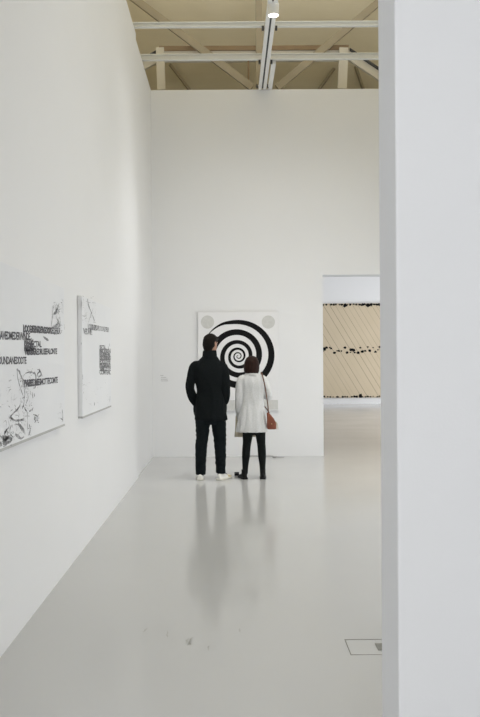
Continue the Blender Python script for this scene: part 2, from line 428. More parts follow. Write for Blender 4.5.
def splatter(bm, x0, x1, y0, y1, n, org, base, w=.006, ln=6, ang=None):
    for _ in range(n):
        x, y = rnd.uniform(x0, x1), rnd.uniform(y0, y1); a = rnd.uniform(0, 2*PI) if ang is None else rnd.gauss(ang, .5)
        pts = [(x, y, .4)]
        for k in range(rnd.randint(2, 4)):
            a += rnd.gauss(0, .7); x += math.cos(a)*ln/3*rnd.random()*.7; y += math.sin(a)*ln/3*rnd.random()
            x = min(max(x, x0), x1); y = min(max(y, y0), y1)
            pts.append((x, y, rnd.uniform(.3, 1.3)))
        stroke(bm, pts, org, base, w)

def canvas(Y0, Y1, label):
    org = (LX, (Y0+Y1)/2, 1.08)
    t = empty('lettered_canvas', org, label, 'artwork', 'lettered canvases on the left wall')
    bm = bevelbox(.0015, .033, Y0-org[1], Y1-org[1], 0, .95, .003, 2); build('stretcher_frame', bm, M['canvas_edge'], t)
    bm = bmesh.new(); box(bm, .033, .0352, Y0-org[1]+.003, Y1-org[1]-.003, .003, .947); build('painted_face', bm, M['canvas'], t)
    bm = bmesh.new(); box(bm, .001, .0358, Y0-org[1], Y1-org[1], -.012, .003); build('edge_strip', bm, M['edge'], t)  # thin darker grey strip along the bottom of the canvas
    return t, org
BASE = LX+.0352
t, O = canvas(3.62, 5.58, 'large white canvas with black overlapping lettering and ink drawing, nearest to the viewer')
h = .042
addtext(t, M['ink'], 'LOODEERSDIPLOOOKEDEFILR', (22.8, 323.8), (60.2, 327.4), h+.002, .0008, BASE, O)
addtext(t, M['ink'], 'LODEIRSDPILOKEDOFLI', (23.4, 324.6), (52, 327.2), h, .0010, BASE, O)
addtext(t, M['ink'], 'NAVEDMEDERWINDE', (-3, 330.2), (30, 332.3), h+.002, .0008, BASE, O)
addtext(t, M['ink'], 'SECTAL', (30, 340.3), (41.4, 340.4), h-.002, .0008, BASE, O)
addtext(t, M['ink'], 'WEEKM', (23.6, 337.4), (32, 338.4), .05, .0010, BASE, O)
addtext(t, M['ink'], 'MEENS', (24, 342), (33.5, 342.5), .05, .0012, BASE, O)
addtext(t, M['ink'], 'WINDEREDRUSEFALONTE', (24, 348), (57.0, 347.8), h-.002, .0010, BASE, O)
addtext(t, M['ink'], 'WHEREDI', (24, 347), (36, 347), h, .0012, BASE, O)
addtext(t, M['ink'], 'COUNDANEDDDTE', (-5, 355.8), (26.3, 356.2), h, .0008, BASE, O)
addtext(t, M['ink'], 'PASEDLOUSIMOTTECOMTE', (24, 379.6), (57.6, 376.2), h, .0008, BASE, O)
addtext(t, M['ink'], 'PABEDLE', (24, 379.2), (39, 378), h, .0010, BASE, O)
bm = bmesh.new()
S = lambda *p, w=.010: stroke(bm, p, O, BASE, w)
S((16.5, 369), (19, 371, 2), (21, 376), (24, 382, 1.6), (25, 388)); S((17, 371), (18, 380), (21, 390), (24, 400, .6), (22, 408)); S((25, 373), (30, 371.5), (34, 373, .6), (36, 376))
S((34.5, 371.5), (35.5, 376, 2.2), (36, 383, 1.6), (34.5, 388)); S((39, 369), (41, 374), (38, 377)); S((37, 374), (40, 371), (42, 376))
S((22, 380), (24.6, 392), (24, 398)); S((26, 391), (28, 397, .5), (26, 403)); S((32, 392), (33, 398, .6)); S((34, 393), (34.5, 396))
S((23, 405, 1.6), (25, 409), (27, 413), (27.5, 430, .6)); S((29, 411), (32, 409), (33, 407)); S((9, 418), (13, 413), (18, 408), (21, 402, .6)); S((10, 417), (15, 420, 1.4), (20, 419.5), (24, 419, 1.6))
S((18, 423, 1.6), (21, 427, 2.4), (24, 431, 2.2), (25, 434)); S((33, 414), (36, 415, .8), (38, 417), (37, 420, .8)); S((34, 418, 1.6), (36, 422, .6)); S((29, 424), (30, 430, 1.6), (28, 435))
S((3, 438, 2.4), (8, 437.5, 1.6), (12, 439, 2)); S((3, 443, 2.4), (7, 442, 2), (11, 441)); S((4, 434, 1.6), (6, 430), (9, 426), (8, 420, .5)); S((2, 436, 2), (5, 440, 2), (9, 436)); S((11, 425), (9.5, 432), (13, 437)); S((15, 434), (18, 436, 2), (21, 438), (24, 436))
S((62.2, 409), (62.6, 416, 1.4), (62.6, 421, 2.6)); S((62.5, 419), (60, 418, .4)); S((43, 336.2, 1.3), (46, 338.4, 2.6), (48.6, 340, .8), w=.007)
S((59, 303), (57.5, 308), (55.5, 312, 2.6), (54, 313)); S((53, 305), (52, 318), (51, 326)); S((59.5, 316), (60, 323), (57, 330), (54, 334, .6)); S((64, 324), (64.4, 329, .6)); S((56.5, 318), (58, 322, 1.4), (55, 328))
splatter(bm, -4, 12, 430, 446, 40, O, BASE, .007); splatter(bm, 8, 31, 404, 440, 60, O, BASE, .004); splatter(bm, 19, 33, 385, 405, 26, O, BASE, .004)
splatter(bm, 51, 62, 302, 334, 44, O, BASE, .004); splatter(bm, 50, 60, 322, 329, 16, O, BASE, .006); splatter(bm, 24, 33, 338, 350, 8, O, BASE, .009)
splatter(bm, 20, 42, 368, 388, 30, O, BASE, .005)
splatter(bm, 32, 39, 410, 422, 12, O, BASE, .006)
tag(build('ink_drawing', bm, M['inkgrey'], t, normals=False), 'scratchy black ink strokes', kind='stuff')
bm = bmesh.new()
splatter(bm, -4, 30, 375, 430, 40, O, BASE, .006, 12); splatter(bm, 53, 63, 296, 330, 24, O, BASE, .008, 12, 1.6); splatter(bm, 57, 63, 400, 422, 12, O, BASE, .004)
tag(build('pale_wash', bm, M['inkpale'], t, normals=False), 'faint grey brush marks', kind='stuff')

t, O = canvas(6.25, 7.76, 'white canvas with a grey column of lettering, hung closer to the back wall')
h = .045
addtext(t, M['inkgrey'], 'LOODEERSDIPLOOOKEDEFILR', (87.7, 323), (108.8, 327), h+.002, .0008, BASE, O)
addtext(t, M['inkgrey'], 'LODDIRSPIL', (87.9, 322.8), (96, 324.6), h+.006, .0010, BASE, O)
addtext(t, M['inkgrey'], 'VEDMIE', (83, 327.6), (92, 328.8), h+.004, .0008, BASE, O)
rows = ['SECTA', 'MIDEREN', 'RUSEFAL', 'COUNDAN', 'EDDDTEW', 'PASEDLO', 'SIMOTTE', 'COMTEAL']
for i, s in enumerate(rows):
    y = 344.6+i*3.55
    addtext(t, M['inkmid'], s, (99.4, y), (105.5 if i == 0 else 110.6, y+.2), .043, .0008, BASE, O)
    if i in (2, 3, 5): addtext(t, M['inkmid'], s[::-1], (99.6, y+.9), (104.8 if i == 0 else 109.6, y+1), .038, .0010, BASE, O)
bm = bmesh.new()
S = lambda *p, w=.012: stroke(bm, p, O, BASE, w)
S((87.3, 298.5, 1.6), (88, 303, 2.6), (89.5, 308, 1.6), (92, 314, .8), (94.3, 320.5, 1.4)); S((81.6, 300), (81.8, 305, 1.3), (81.6, 310)); S((93, 308), (90, 316, .5), (88.5, 322)); S((109.2, 343), (109.6, 346)); S((108, 346), (110, 355, 2), (109, 362, 1.6))
S((82.5, 374), (82.7, 379, 2)); S((94.3, 402, 2), (94.3, 405, 2)); S((110, 396), (109.6, 401, 2)); S((80.9, 343), (81.3, 343.6, 2))
splatter(bm, 82, 96, 295, 322, 30, O, BASE, .003, 8, 1.6); splatter(bm, 106, 110.6, 350, 372, 16, O, BASE, .008); splatter(bm, 82, 110, 380, 408, 16, O, BASE, .002, 8)
tag(build('ink_drawing', bm, M['inkgrey'], t, normals=False), 'scratchy grey ink strokes', kind='stuff')

# ------------------------------------------------------------------ artwork on the far wall
AY = FYY
a, b_ = on_y(322, 303.2, AY-.06), on_y(383, 397, AY-.06)
AX0, AX1 = 2.85, 5.35; AZ0, AZ1 = b_.z, a.z
t = empty('diagonal_board_artwork', ((AX0+AX1)/2, AY, AZ0), 'large beige artwork of diagonal lines with rows of black spots in the far room', 'artwork')
ox, oz = t.location.x, t.location.z
bm = bmesh.new(); box(bm, AX0-ox, AX1-ox, -.06, -.0015, 0, AZ1-AZ0); build('board', bm, M['planks'], t)
def spots(z, n, name, jz, s, lab, clusters=()):
    cl = [(AX0+.1+(AX1-AX0-.2)*(i+rnd.uniform(-.3, .3))/n, s*rnd.uniform(.55, 1.25)) for i in range(1, n)]+list(clusters)
    for cx, r in cl:
        k = rnd.randint(6, 9); zz = z+rnd.uniform(-jz, jz)
        zz = min(max(zz, AZ0+r*.7), AZ1-r*.7) if name != 'middle_spots' else zz
        poly = [(cx-ox+r*rnd.uniform(.6, 1.2)*math.cos(2*PI*i/k), zz-oz+r*rnd.uniform(.5, 1.0)*math.sin(2*PI*i/k)) for i in range(k)]
        bm = bmesh.new(); prism(bm, poly, 'y', -.066, -.059); build('black_spot', bm, M['black'], t)
spots(AZ1-.03, 24, 'top_spots', .01, .055, 'row of black spots along the top edge', ((on_y(345, 304, AY).x, .09), (on_y(367.5, 304, AY).x, .085)))
spots(EYE+8*AY/F, 27, 'middle_spots', .11, .048, 'row of black spots across the middle', ((on_y(350.5, 350, AY).x, .07), (on_y(353.5, 350, AY).x, .06), (on_y(324, 353, AY).x, .08)))
spots(AZ0+.03, 24, 'bottom_spots', .01, .042, 'row of black spots along the bottom edge', ((on_y(360, 396, AY).x, .09),))

# ------------------------------------------------------------------ things on the floor
f0 = on_floor(343.9, 639); f1 = on_floor(349, 654.6)
x0 = .612; y0, y1 = f1.y, f0.y; x1 = .92
t = empty('floor_box', ((x0+x1)/2, (y0+y1)/2, 0), 'square floor outlet cover with a dark seam and steel plate beside the white pier', 'floor box')
ox, oy = t.location.x, t.location.y
bm = bmesh.new(); w = .0045
box(bm, x0-ox, x1-ox, y1-oy-w*1.6, y1-oy, 0, .0012); box(bm, x0-ox, x1-ox, y0-oy, y0-oy+w, 0, .0012)
box(bm, x0-ox, x0-ox+w, y0-oy+w, y1-oy-w*1.6, 0, .0012); box(bm, x1-ox-w, x1-ox, y0-oy+w, y1-oy-w*1.6, 0, .0012)
box(bm, .817-ox, .822-ox, y1-oy-.05, y1-oy-w*1.6, 0, .0012)
build('seam', bm, M['seam'], t)
a, b_ = on_floor(373, 643.2), on_floor(374, 650)
bm = bevelbox(.765-ox, .862-ox, b_.y-oy, a.y-oy, 0, .003, .001, 1); tag(build('cover_plate', bm, M['plate'], t), 'dark steel plate')
# scuffs in the floor paint
for pts in ([(143, 632), (147, 627.5)], [(167, 630), (167.6, 637)], [(186, 643), (188, 638)], [(187, 646), (192, 637)], [(191, 642), (190, 645)], [(208.4, 645), (208.8, 650.5)], [(239, 628), (240, 632)]):
    a, b_ = on_floor(*pts[0]), on_floor(*pts[1]); d = (b_-a).normalized(); s = V((-d.y, d.x, 0))*.005
    bm = bmesh.new(); n_ = 7; pr = None
    for i in range(n_+1):
        c = a.lerp(b_, i/n_)+V((rnd.uniform(-.004, .004), 0, .0012)); k = math.sin(PI*(i+.3)/(n_+.6))*rnd.uniform(.5, 1.2)
        vs = [bm.verts.new(c+s*k), bm.verts.new(c-s*k)]
        if pr: bm.faces.new((pr[0], pr[1], vs[1], vs[0]))
        pr = vs
    build('scuff_mark', bm, M['scuff'], floor)
# cord and plug along the foot of the back wall
a = on_floor(262, 454.6)
bm = bmesh.new()
pts = [(on_y(246, 453, BY).x, BY-.015, .008), (on_y(262, 453, BY).x, BY-.018, .008), (on_y(272, 453, BY).x, BY-.03, .008), (on_y(274, 455, BY).x, BY-.16, .008), (on_y(277, 456, BY).x, BY-.20, .008), (on_y(283, 456, BY).x, BY-.21, .008)]
limb(bm, [(*p, .0042) for p in pts], n=8, k=6); ball(bm, (pts[4][0]-.05, pts[4][1], .010), .035, .014, .010)
tag(build('power_cord', bm, M['cord'], smooth=True), 'thin dark cord lying along the foot of the back wall right of the woman', 'cord')
# small black case between the two visitors
a = on_floor(236.8, 475.4)
t = empty('black_case', a, 'small black case on the floor between the man and the woman', 'case')
bm = bevelbox(-.030, .030, -.0, .06, 0, .028, .006, 2); build('case_body', bm, M['boot'], t)
bm = bevelbox(-.031, .031, -.001, .061, .030, .042, .004, 2); build('case_lid', bm, M['boot'], t)
bm = bevelbox(-.028, .028, .003, .057, .027, .031, .001, 1); build('case_seam', bm, M['cord'], t)

# ------------------------------------------------------------------ people
def hand(bm, w, fwd, side, palm, size=.18, curl=.5, lr=1):
    """w wrist, fwd along the hand, side towards the thumb, palm normal the fingers curl to"""
    w, f, s, p = V(w), V(fwd).normalized(), V(side).normalized(), V(palm).normalized()
    L = size
    k0 = w+f*L*.48
    limb(bm, [(*(w-f*.03), .026, .021), (*(w+f*.01), .026, .018), (*(w+f*L*.25), .036, .015), (*(w+f*L*.44), .038, .013)], n=14, side=s)
    for i, (o, ln) in enumerate(((.030, .43), (.0095, .48), (-.011, .45), (-.030, .36))):
        b0 = w+f*L*.40+s*o*.85; a = k0+s*o
        d = (f+s*o*1.6).normalized(); pts = [(*b0, .0085), (*a, .0088)]; c = a; ang = 0
        for j, fr in enumerate((.45, .32, .23)):
            ang += curl*(.55+.15*j); dd = d*math.cos(ang)+p*math.sin(ang); c = c+dd*ln*L*fr
            pts.append((*c, .0084-.0009*j))
        limb(bm, pts, n=10, k=3)
    tb = w+f*L*.10+s*.018
    c1 = tb+(s*.8+f*.6+p*.25).normalized()*L*.22; c2 = c1+(s*.35+f*.9+p*.3).normalized()*L*.17; c3 = c2+(f*.95+p*.35).normalized()*L*.13
    limb(bm, [(*tb, .013), (*c1, .0115), (*c2, .0100), (*c3, .0085)], n=10, k=3)

def head(bm, c, yaw, s=1.0, tilt=0):
    """c = centre of the skull; face looks along local +y before yaw"""
    st = len(bm.verts)
    keys = [(-.118, .028, .030, .026), (-.105, .030, .048, .050), (-.075, .016, .060, .074), (-.04, .006, .067, .086), (0, .0, .073, .094), (.04, -.004, .075, .097), (.075, -.006, .066, .086), (.100, -.008, .044, .060), (.113, -.008, .016, .022)]
    loft(bm, [hring(0, k[1], k[0], k[2], k[3], 26, 2.1) for k in crom([(a, b, c_, d) for a, b, c_, d in keys], 4)])
    limb(bm, [(0, .088, .012, .006), (0, .098, -.012, .009), (0, .108, -.030, .012), (0, .098, -.038, .008)], n=10)       # nose
    limb(bm, [(-.045, .078, .022, .008), (0, .092, .024, .010), (.045, .078, .022, .008)], n=8)                        # brow
    limb(bm, [(-.022, .086, -.060, .005), (0, .096, -.057, .007), (.022, .086, -.060, .005)], n=8)                     # upper lip
    limb(bm, [(-.019, .086, -.070, .005), (0, .095, -.069, .008), (.019, .086, -.070, .005)], n=8)                     # lower lip
    ball(bm, (0, .080, -.098), .022, .018, .016)                                                                       # chin
    for sx in (-1, 1):                                                                                                 # ears
        limb(bm, [(sx*.072, .004, -.030, .007), (sx*.079, -.008, -.012, .008), (sx*.083, -.016, .012, .008), (sx*.080, -.006, .026, .007), (sx*.074, .006, .018, .006)], n=8)
        ball(bm, (sx*.074, -.002, -.002), .008, .018, .026)
    Mx = Matrix.Translation(V(c)) @ Matrix.Rotation(yaw, 4, 'Z') @ Matrix.Rotation(tilt, 4, 'X') @ Matrix.Scale(s, 4)
    xform(bm, st, Mx)
    return Mx
def eyes(Mx, t):
    for sx in (-1, 1):
        bm = bmesh.new(); ball(bm, (sx*.031, .0795, .002), .0125, .0100, .0075, n=12); xform(bm, 0, Mx)
        e = build('eye', bm, M['eye'], t, True)
        bm = bmesh.new(); ball(bm, (sx*.031, .0855, .002), .0058, .0045, .0056, n=12); xform(bm, 0, Mx)
        build('iris', bm, M['boot'], e, True)
        bm = bmesh.new(); limb(bm, [(sx*.016, .092, .020, .0022), (sx*.031, .091, .025, .003), (sx*.047, .080, .020, .0018)], n=8, k=4); xform(bm, 0, Mx)
        build('eyebrow', bm, M['hair_m'], t, True)

def shoe(t, heel, ang, m, L=.29, W=.052, toe_m=None, name='shoe'):
    """heel = back of the heel on the floor, ang = turn outwards (0 = straight ahead)"""
    R = Matrix.Translation(V(heel)) @ Matrix.Rotation(ang, 4, 'Z')
    bm = bmesh.new()
    def outline(y): # half width along the shoe
        return W*(.70+.30*math.sin(min(1, max(0, y/L))*PI*.5+.25))*(1 if y < L*.72 else math.sqrt(max(.02, 1-((y-L*.72)/(L*.285))**2)))
    rings = []
    ys = [L*q for q in (0, .03, .1, .2, .3, .4, .5, .6, .7, .8, .88, .94, .98, 1)]
    top = [.058, .078, .088, .090, .086, .078, .066, .057, .050, .045, .040, .035, .029, .022]
    for y, h in zip(ys, top):
        w = outline(y)*(.72 if y == 0 else .9 if y < .02 else 1)
        rings.append([V((w*math.cos(a)*(1 if math.sin(a) < 0 else .86), y, .018+max(0, math.sin(a))*(h-.018)+min(0, math.sin(a))*.006)) for a in [2*PI*i/20 for i in range(20)]])
    loft(bm, rings); xform(bm, 0, R)
    up = build(name, bm, m, t, True)
    bm = bmesh.new(); rings = []
    for z, k in ((0, .97), (.004, 1.05), (.016, 1.06), (.024, 1.0)):
        o = [(outline(y)*k*(.75 if y == 0 else 1), y+(k-1)*(.1 if y > L*.5 else -.1)) for y in ys]
        rings.append([V((x, y, z)) for x, y in o]+[V((-x, y, z)) for x, y in o[::-1]])
    loft(bm, rings); xform(bm, 0, R); build('sole', bm, M['sole'] if m is M['shoe'] else M['boot'], up, True)
    if toe_m:
        bm = bmesh.new()
        rg = []
        for y, h in list(zip(ys, top))[7:13]:
            w = outline(y)*1.03
            rg.append([V((w*math.cos(a)*(1 if math.sin(a) < 0 else .88), y+.002, .016+max(0, math.sin(a))*(h-.012)+min(0, math.sin(a))*.004)) for a in [2*PI*i/20 for i in range(20)]])
        loft(bm, rg); xform(bm, 0, R); build('toe_cap', bm, toe_m, up, True)
        bm = bmesh.new()
        for q in range(4):
            y = L*(.30+.08*q); hh = .090-.010*q; box(bm, -.022, .022, y, y+.007, hh-.012, hh+.001)
        xform(bm, 0, R); build('lace', bm, M['shoe'], up)
    return up

# ---- man
mx = (209-230)*10.12/F
t = empty('person', (mx, 10.12, 0), 'person in black coat, dark jeans and white shoes standing with hands in coat pockets', 'person')
HY = -.62                                   # head turned to the right
hc = (.020, .012, 1.715)
# skin: one continuous body
bm = bmesh.new()
MH = head(bm, hc, HY, 1.0, -.04)
torso(bm, [(.92, .01, 0, .12, .09), (1.0, .01, 0, .145, .10), (1.15, .005, 0, .13, .09), (1.32, 0, 0, .15, .10), (1.42, 0, -.01, .14, .09), (1.48, .01, -.015, .09, .07)])
limb(bm, [(.01, -.02, 1.42, .07), (.014, -.01, 1.55, .056), (.018, .01, 1.66, .055)])
limb(bm, [(-.10, -.01, 1.42, .05), (-.185, -.01, 1.41, .045), (-.245, -.035, 1.17, .040), (-.20, .05, 1.02, .032), (-.175, .10, .965, .026)])
limb(bm, [(.11, -.01, 1.42, .05), (.17, -.01, 1.40, .042), (.202, -.03, 1.17, .036), (.200, .05, 1.03, .030), (.19, .11, .975, .026)])
hand(bm, (-.175, .10, .965), (.25, .45, -.85), (.6, .5, .4), (.85, -.35, .2), .18, .35)
hand(bm, (.19, .11, .975), (-.25, .40, -.85), (-.6, .5, .4), (-.85, -.35, .2), .18, .35)
limb(bm, [(-.07, 0, .92, .075), (-.09, 0, .75, .068), (-.10, .01, .50, .048), (-.112, -.01, .30, .045), (-.113, -.01, .085, .032)])
limb(bm, [(-.113, -.01, .07, .03), (-.113, .07, .045, .026), (-.118, .14, .035, .018)])
limb(bm, [(.09, 0, .92, .075), (.12, 0, .75, .068), (.13, .01, .50, .048), (.138, -.01, .30, .045), (.138, -.01, .085, .032)])
limb(bm, [(.138, -.01, .07, .03), (.17, .055, .045, .026), (.20, .11, .035, .018)])
fuse('body', bm, M['skin'], t, .0048, 2)
eyes(MH, t)
# hair: short, swept, fuller on top
bm = bmesh.new()
st = 0
loft(bm, [hring(0, k[1], k[0], k[2], k[3], 30, 2.1) for k in crom([(-.118, -.052, .040, .036), (-.10, -.054, .047, .042), (-.062, -.050, .060, .052), (-.035, -.040, .074, .066), (-.01, -.027, .081, .084), (.02, -.018, .082, .092), (.05, -.006, .084, .100), (.080, .0, .076, .090), (.108, .0, .058, .068), (.126, .0, .034, .040), (.133, 0, .012, .016)], 4)])
limb(bm, [(-.05, .062, .068, .028), (.0, .075, .078, .030), (.05, .062, .072, .026)], n=12)
for i in range(60):
    a = rnd.uniform(0, 2*PI); e = rnd.uniform(.1, 1.3)
    d = V((math.cos(a)*math.cos(e)*.077, math.sin(a)*math.cos(e)*.090-.006, .040+math.sin(e)*.080))
    tg = V((-math.sin(a)*.5+.2, .8, .1)).normalized()*.016
    limb(bm, [(*(d-tg), .004), (*d, .0085), (*(d+tg*.9+V((0, 0, .002))), .003)], n=6, k=2)
xform(bm, 0, MH)
fuse('hair', bm, M['hair_m'], t, .005, 1, .0022, (60, 60, 18), 3)
# trousers
bm = bmesh.new()
torso(bm, [(.70, .02, 0, .155, .10), (.78, .02, 0, .170, .115), (.90, .01, 0, .175, .12), (1.02, .01, 0, .16, .11), (1.06, .01, 0, .15, .10)], p=2.4)
limb(bm, [(-.078, .005, .84, .098, .112), (-.085, .005, .70, .090, .105), (-.094, .015, .52, .077, .082), (-.104, .005, .44, .074, .076), (-.110, -.012, .28, .070, .076), (-.113, -.012, .16, .064, .068), (-.113, -.010, .070, .061, .064)], n=20, side=(1, 0, 0), dome=False)
limb(bm, [(.104, .005, .84, .100, .112), (.118, .005, .70, .092, .105), (.130, .018, .52, .079, .082), (.134, .008, .44, .076, .076), (.138, -.010, .28, .070, .076), (.139, -.012, .17, .062, .068), (.139, -.010, .085, .060, .064)], n=20, side=(1, 0, 0), dome=False)
fuse('trousers', bm, M['jeans'], t, .007, 2, .007, (7, 7, 16), 5)
# coat with raised collar, sleeves into the pockets
bm = bmesh.new()
torso(bm, [(.755, .022, 0, .203, .138), (.80, .022, 0, .202, .140), (.92, .018, 0, .188, .138), (1.02, .012, 0, .176, .134), (1.12, .010, -.002, .160, .128), (1.25, .0, -.006, .180, .132), (1.36, -.004, -.012, .196, .130), (1.43, -.004, -.014, .186, .115), (1.485, .0, -.014, .148, .094), (1.52, .004, -.010, .118, .084), (1.555, .010, -.006, .090, .074)])
limb(bm, [(-.12, -.012, 1.435, .070), (-.175, -.014, 1.422, .070), (-.207, -.02, 1.345, .063), (-.234, -.028, 1.24, .056), (-.244, -.034, 1.155, .054), (-.220, .000, 1.07, .056), (-.190, .045, 1.005, .054), (-.165, .07, .96, .050)], n=18)
limb(bm, [(.12, -.012, 1.425, .072), (.165, -.014, 1.405, .072), (.190, -.02, 1.34, .066), (.198, -.026, 1.24, .062), (.204, -.03, 1.155, .060), (.202, .010, 1.07, .057), (.192, .055, 1.005, .054), (.175, .08, .96, .050)], n=18)
ball(bm, (-.140, .105, .885), .070, .085, .125); ball(bm, (.160, .110, .89), .068, .085, .125)       # filled pockets
fuse('coat', bm, M['coat'], t, .008, 3, .010, (9, 9, 4), 1)
bm = bmesh.new()
cr = []
for z, rx, ry, dy in ((1.475, .125, .095, -.012), (1.52, .105, .088, -.010), (1.565, .092, .082, -.006), (1.615, .088, .080, -.004), (1.634, .083, .075, -.002), (1.62, .066, .064, -.002), (1.56, .064, .062, -.004), (1.49, .066, .062, -.01)):
    cr.append([p+V((0, 0, -.03*max(0, math.sin(2*PI*i/32)) if z > 1.53 else 0)) for i, p in enumerate(hring(.009, dy, z, rx, ry, 32))])
loft(bm, cr); build('collar', bm, M['coat'], t, True)
bm = bmesh.new()
loft(bm, [[V((.012+x, y, z)) for x, y in ((-.004, .110), (.004, .110), (.004, .001+k), (-.004, .001+k))] for z, k in crom([(.765, .140), (.92, .139), (1.12, .128), (1.25, .128), (1.36, .121), (1.42, .108)], 5)])
build('front_edge', bm, M['boot'], t)
for z, k in ((.95, .137), (1.08, .130), (1.21, .126), (1.33, .124)):
    bm = bmesh.new(); ball(bm, (.042, k, z), .013, .006, .013, n=12); build('button', bm, M['boot'], t, True)
shoe(t, (-.116, -.085, 0), .06, M['shoe'], .28, .050)
shoe(t, (.112, -.085, 0), -.55, M['shoe'], .29, .050, M['tan'])
for pts in ([(-.113, -.012, .14, .040), (-.113, -.012, .075, .037), (-.114, .045, .062, .035), (-.115, .085, .048, .032)], [(.138, -.012, .14, .040), (.138, -.010, .075, .037), (.166, .045, .062, .035), (.185, .078, .048, .032)]):
    bm = bmesh.new(); limb(bm, pts, n=14); build('sock', bm, M['coat'], t, True)

# ---- woman
wx = (251-230)*10.15/F
t = empty('person', (wx, 10.17, 0), 'person with brown bobbed hair in a pale grey coat and black tights, seen from behind', 'person')
bm = bmesh.new()
MW = head(bm, (.010, .012, 1.446), -.12, .93, -.05)
torso(bm, [(.76, .005, 0, .12, .09), (.86, .005, 0, .145, .10), (.98, .012, 0, .105, .08), (1.12, .018, 0, .115, .085), (1.23, .018, -.01, .11, .07), (1.28, .015, -.015, .07, .055)])
limb(bm, [(.014, -.02, 1.22, .055), (.010, -.01, 1.30, .045), (.006, .01, 1.38, .045)])
limb(bm, [(-.07, -.01, 1.235, .042), (-.130, -.01, 1.225, .038), (-.165, -.03, 1.03, .032), (-.165, .03, .89, .026), (-.155, .055, .85, .022)])
limb(bm, [(.10, -.01, 1.235, .042), (.165, -.01, 1.225, .038), (.225, -.02, 1.06, .033), (.205, .11, 1.05, .026), (.17, .19, 1.07, .022)])
hand(bm, (-.155, .055, .85), (.15, .45, -.85), (.5, .6, .4), (.85, -.3, .2), .155, .35)
hand(bm, (.17, .19, 1.07), (-.7, .65, .15), (-.1, .1, 1), (-.7, -.6, 0), .155, .6)
limb(bm, [(-.045, 0, .78, .070), (-.045, 0, .60, .062), (-.060, .005, .42, .043), (-.075, -.012, .27, .040), (-.083, -.01, .075, .026)])
limb(bm, [(-.083, -.01, .06, .026), (-.095, .06, .035, .022), (-.105, .12, .028, .015)])
limb(bm, [(.085, 0, .78, .070), (.113, 0, .60, .060), (.128, .005, .42, .043), (.134, -.012, .27, .040), (.139, -.01, .075, .026)])
limb(bm, [(.139, -.01, .06, .026), (.145, .06, .035, .022), (.150, .12, .028, .015)])
fuse('body', bm, M['skin'], t, .0048, 2)
eyes(MW, t)
# bobbed hair down to the collar
bm = bmesh.new()
loft(bm, [hring(0, k[1], k[0], k[2], k[3], 34, 2.2) for k in crom([(-.108, -.042, .082, .052), (-.095, -.040, .095, .064), (-.06, -.034, .101, .076), (-.01, -.026, .100, .086), (.03, -.016, .097, .094), (.065, -.010, .088, .094), (.095, -.008, .070, .078), (.115, -.008, .044, .052), (.124, -.008, .014, .018)], 4)])
for sx in (-1, 1):
    limb(bm, [(sx*.040, .065, .085, .020), (sx*.072, .055, .04, .018), (sx*.084, .040, -.02, .017), (sx*.084, .028, -.085, .014)], n=10)
for i in range(46):
    a = PI+rnd.uniform(-.25, PI+.25); c_, s_ = math.cos(a), math.sin(a)
    limb(bm, [(c_*.092, s_*.088-.02, .045, .006), (c_*.100, s_*.082-.026, -.02, .0075), (c_*.098, s_*.068-.036, -.085, .006), (c_*.088, s_*.054-.040, -.116, .003)], n=6, k=3)
xform(bm, 0, MW)
fuse('hair', bm, M['hair_w'], t, .005, 1, .0020, (60, 60, 10), 8)
# black tights
bm = bmesh.new()
torso(bm, [(.56, .03, 0, .13, .085), (.64, .03, 0, .15, .10), (.76, .01, 0, .15, .11), (.88, .01, 0, .13, .095)], p=2.3)
limb(bm, [(-.040, 0, .66, .074, .085), (-.046, 0, .58, .068, .078), (-.056, .008, .46, .055, .060), (-.064, .004, .40, .053, .056), (-.072, -.014, .29, .051, .058), (-.080, -.010, .17, .039, .042), (-.083, -.008, .08, .035, .038)], n=18, side=(1, 0, 0))
limb(bm, [(.106, 0, .66, .074, .085), (.113, 0, .58, .067, .078), (.123, .008, .46, .055, .060), (.128, .004, .40, .053, .056), (.133, -.014, .29, .051, .058), (.138, -.010, .17, .039, .042), (.139, -.008, .08, .035, .038)], n=18, side=(1, 0, 0))
fuse('tights', bm, M['tights'], t, .006, 2)
for hx, hy, an in ((-.080, -.062, .30), (.139, -.062, -.05)):
    bt = shoe(t, (hx, hy, 0), an, M['boot'], .235, .041, name='ankle_boot')
    bm = bmesh.new(); R = Matrix.Translation(V((hx, hy, 0))) @ Matrix.Rotation(an, 4, 'Z')
    loft(bm, [hring(0, .048, z, a, b_, 22) for z, a, b_ in ((.05, .036, .042), (.09, .034, .038), (.115, .036, .039), (.12, .0365, .0395), (.12, .030, .032))]); xform(bm, 0, R)
    build('shaft', bm, M['boot'], bt, True)
# beige dress hanging below the coat
bm = bmesh.new()
rings = []
for z, sc in ((.527, 1.0), (.56, .98), (.64, .95), (.80, .9)):
    rings.append([p+V((-.012,0,0))+V((.010*math.cos(5*2*PI*i/48), .010*math.sin(7*2*PI*i/48), 0))*(1 if z < .6 else .5) for i, p in enumerate(hring(-.068, .075, z, .126*sc, .040*sc, 48, 2.4))])
loft(bm, rings); build('dress_hem', bm, M['lining'], t, True)
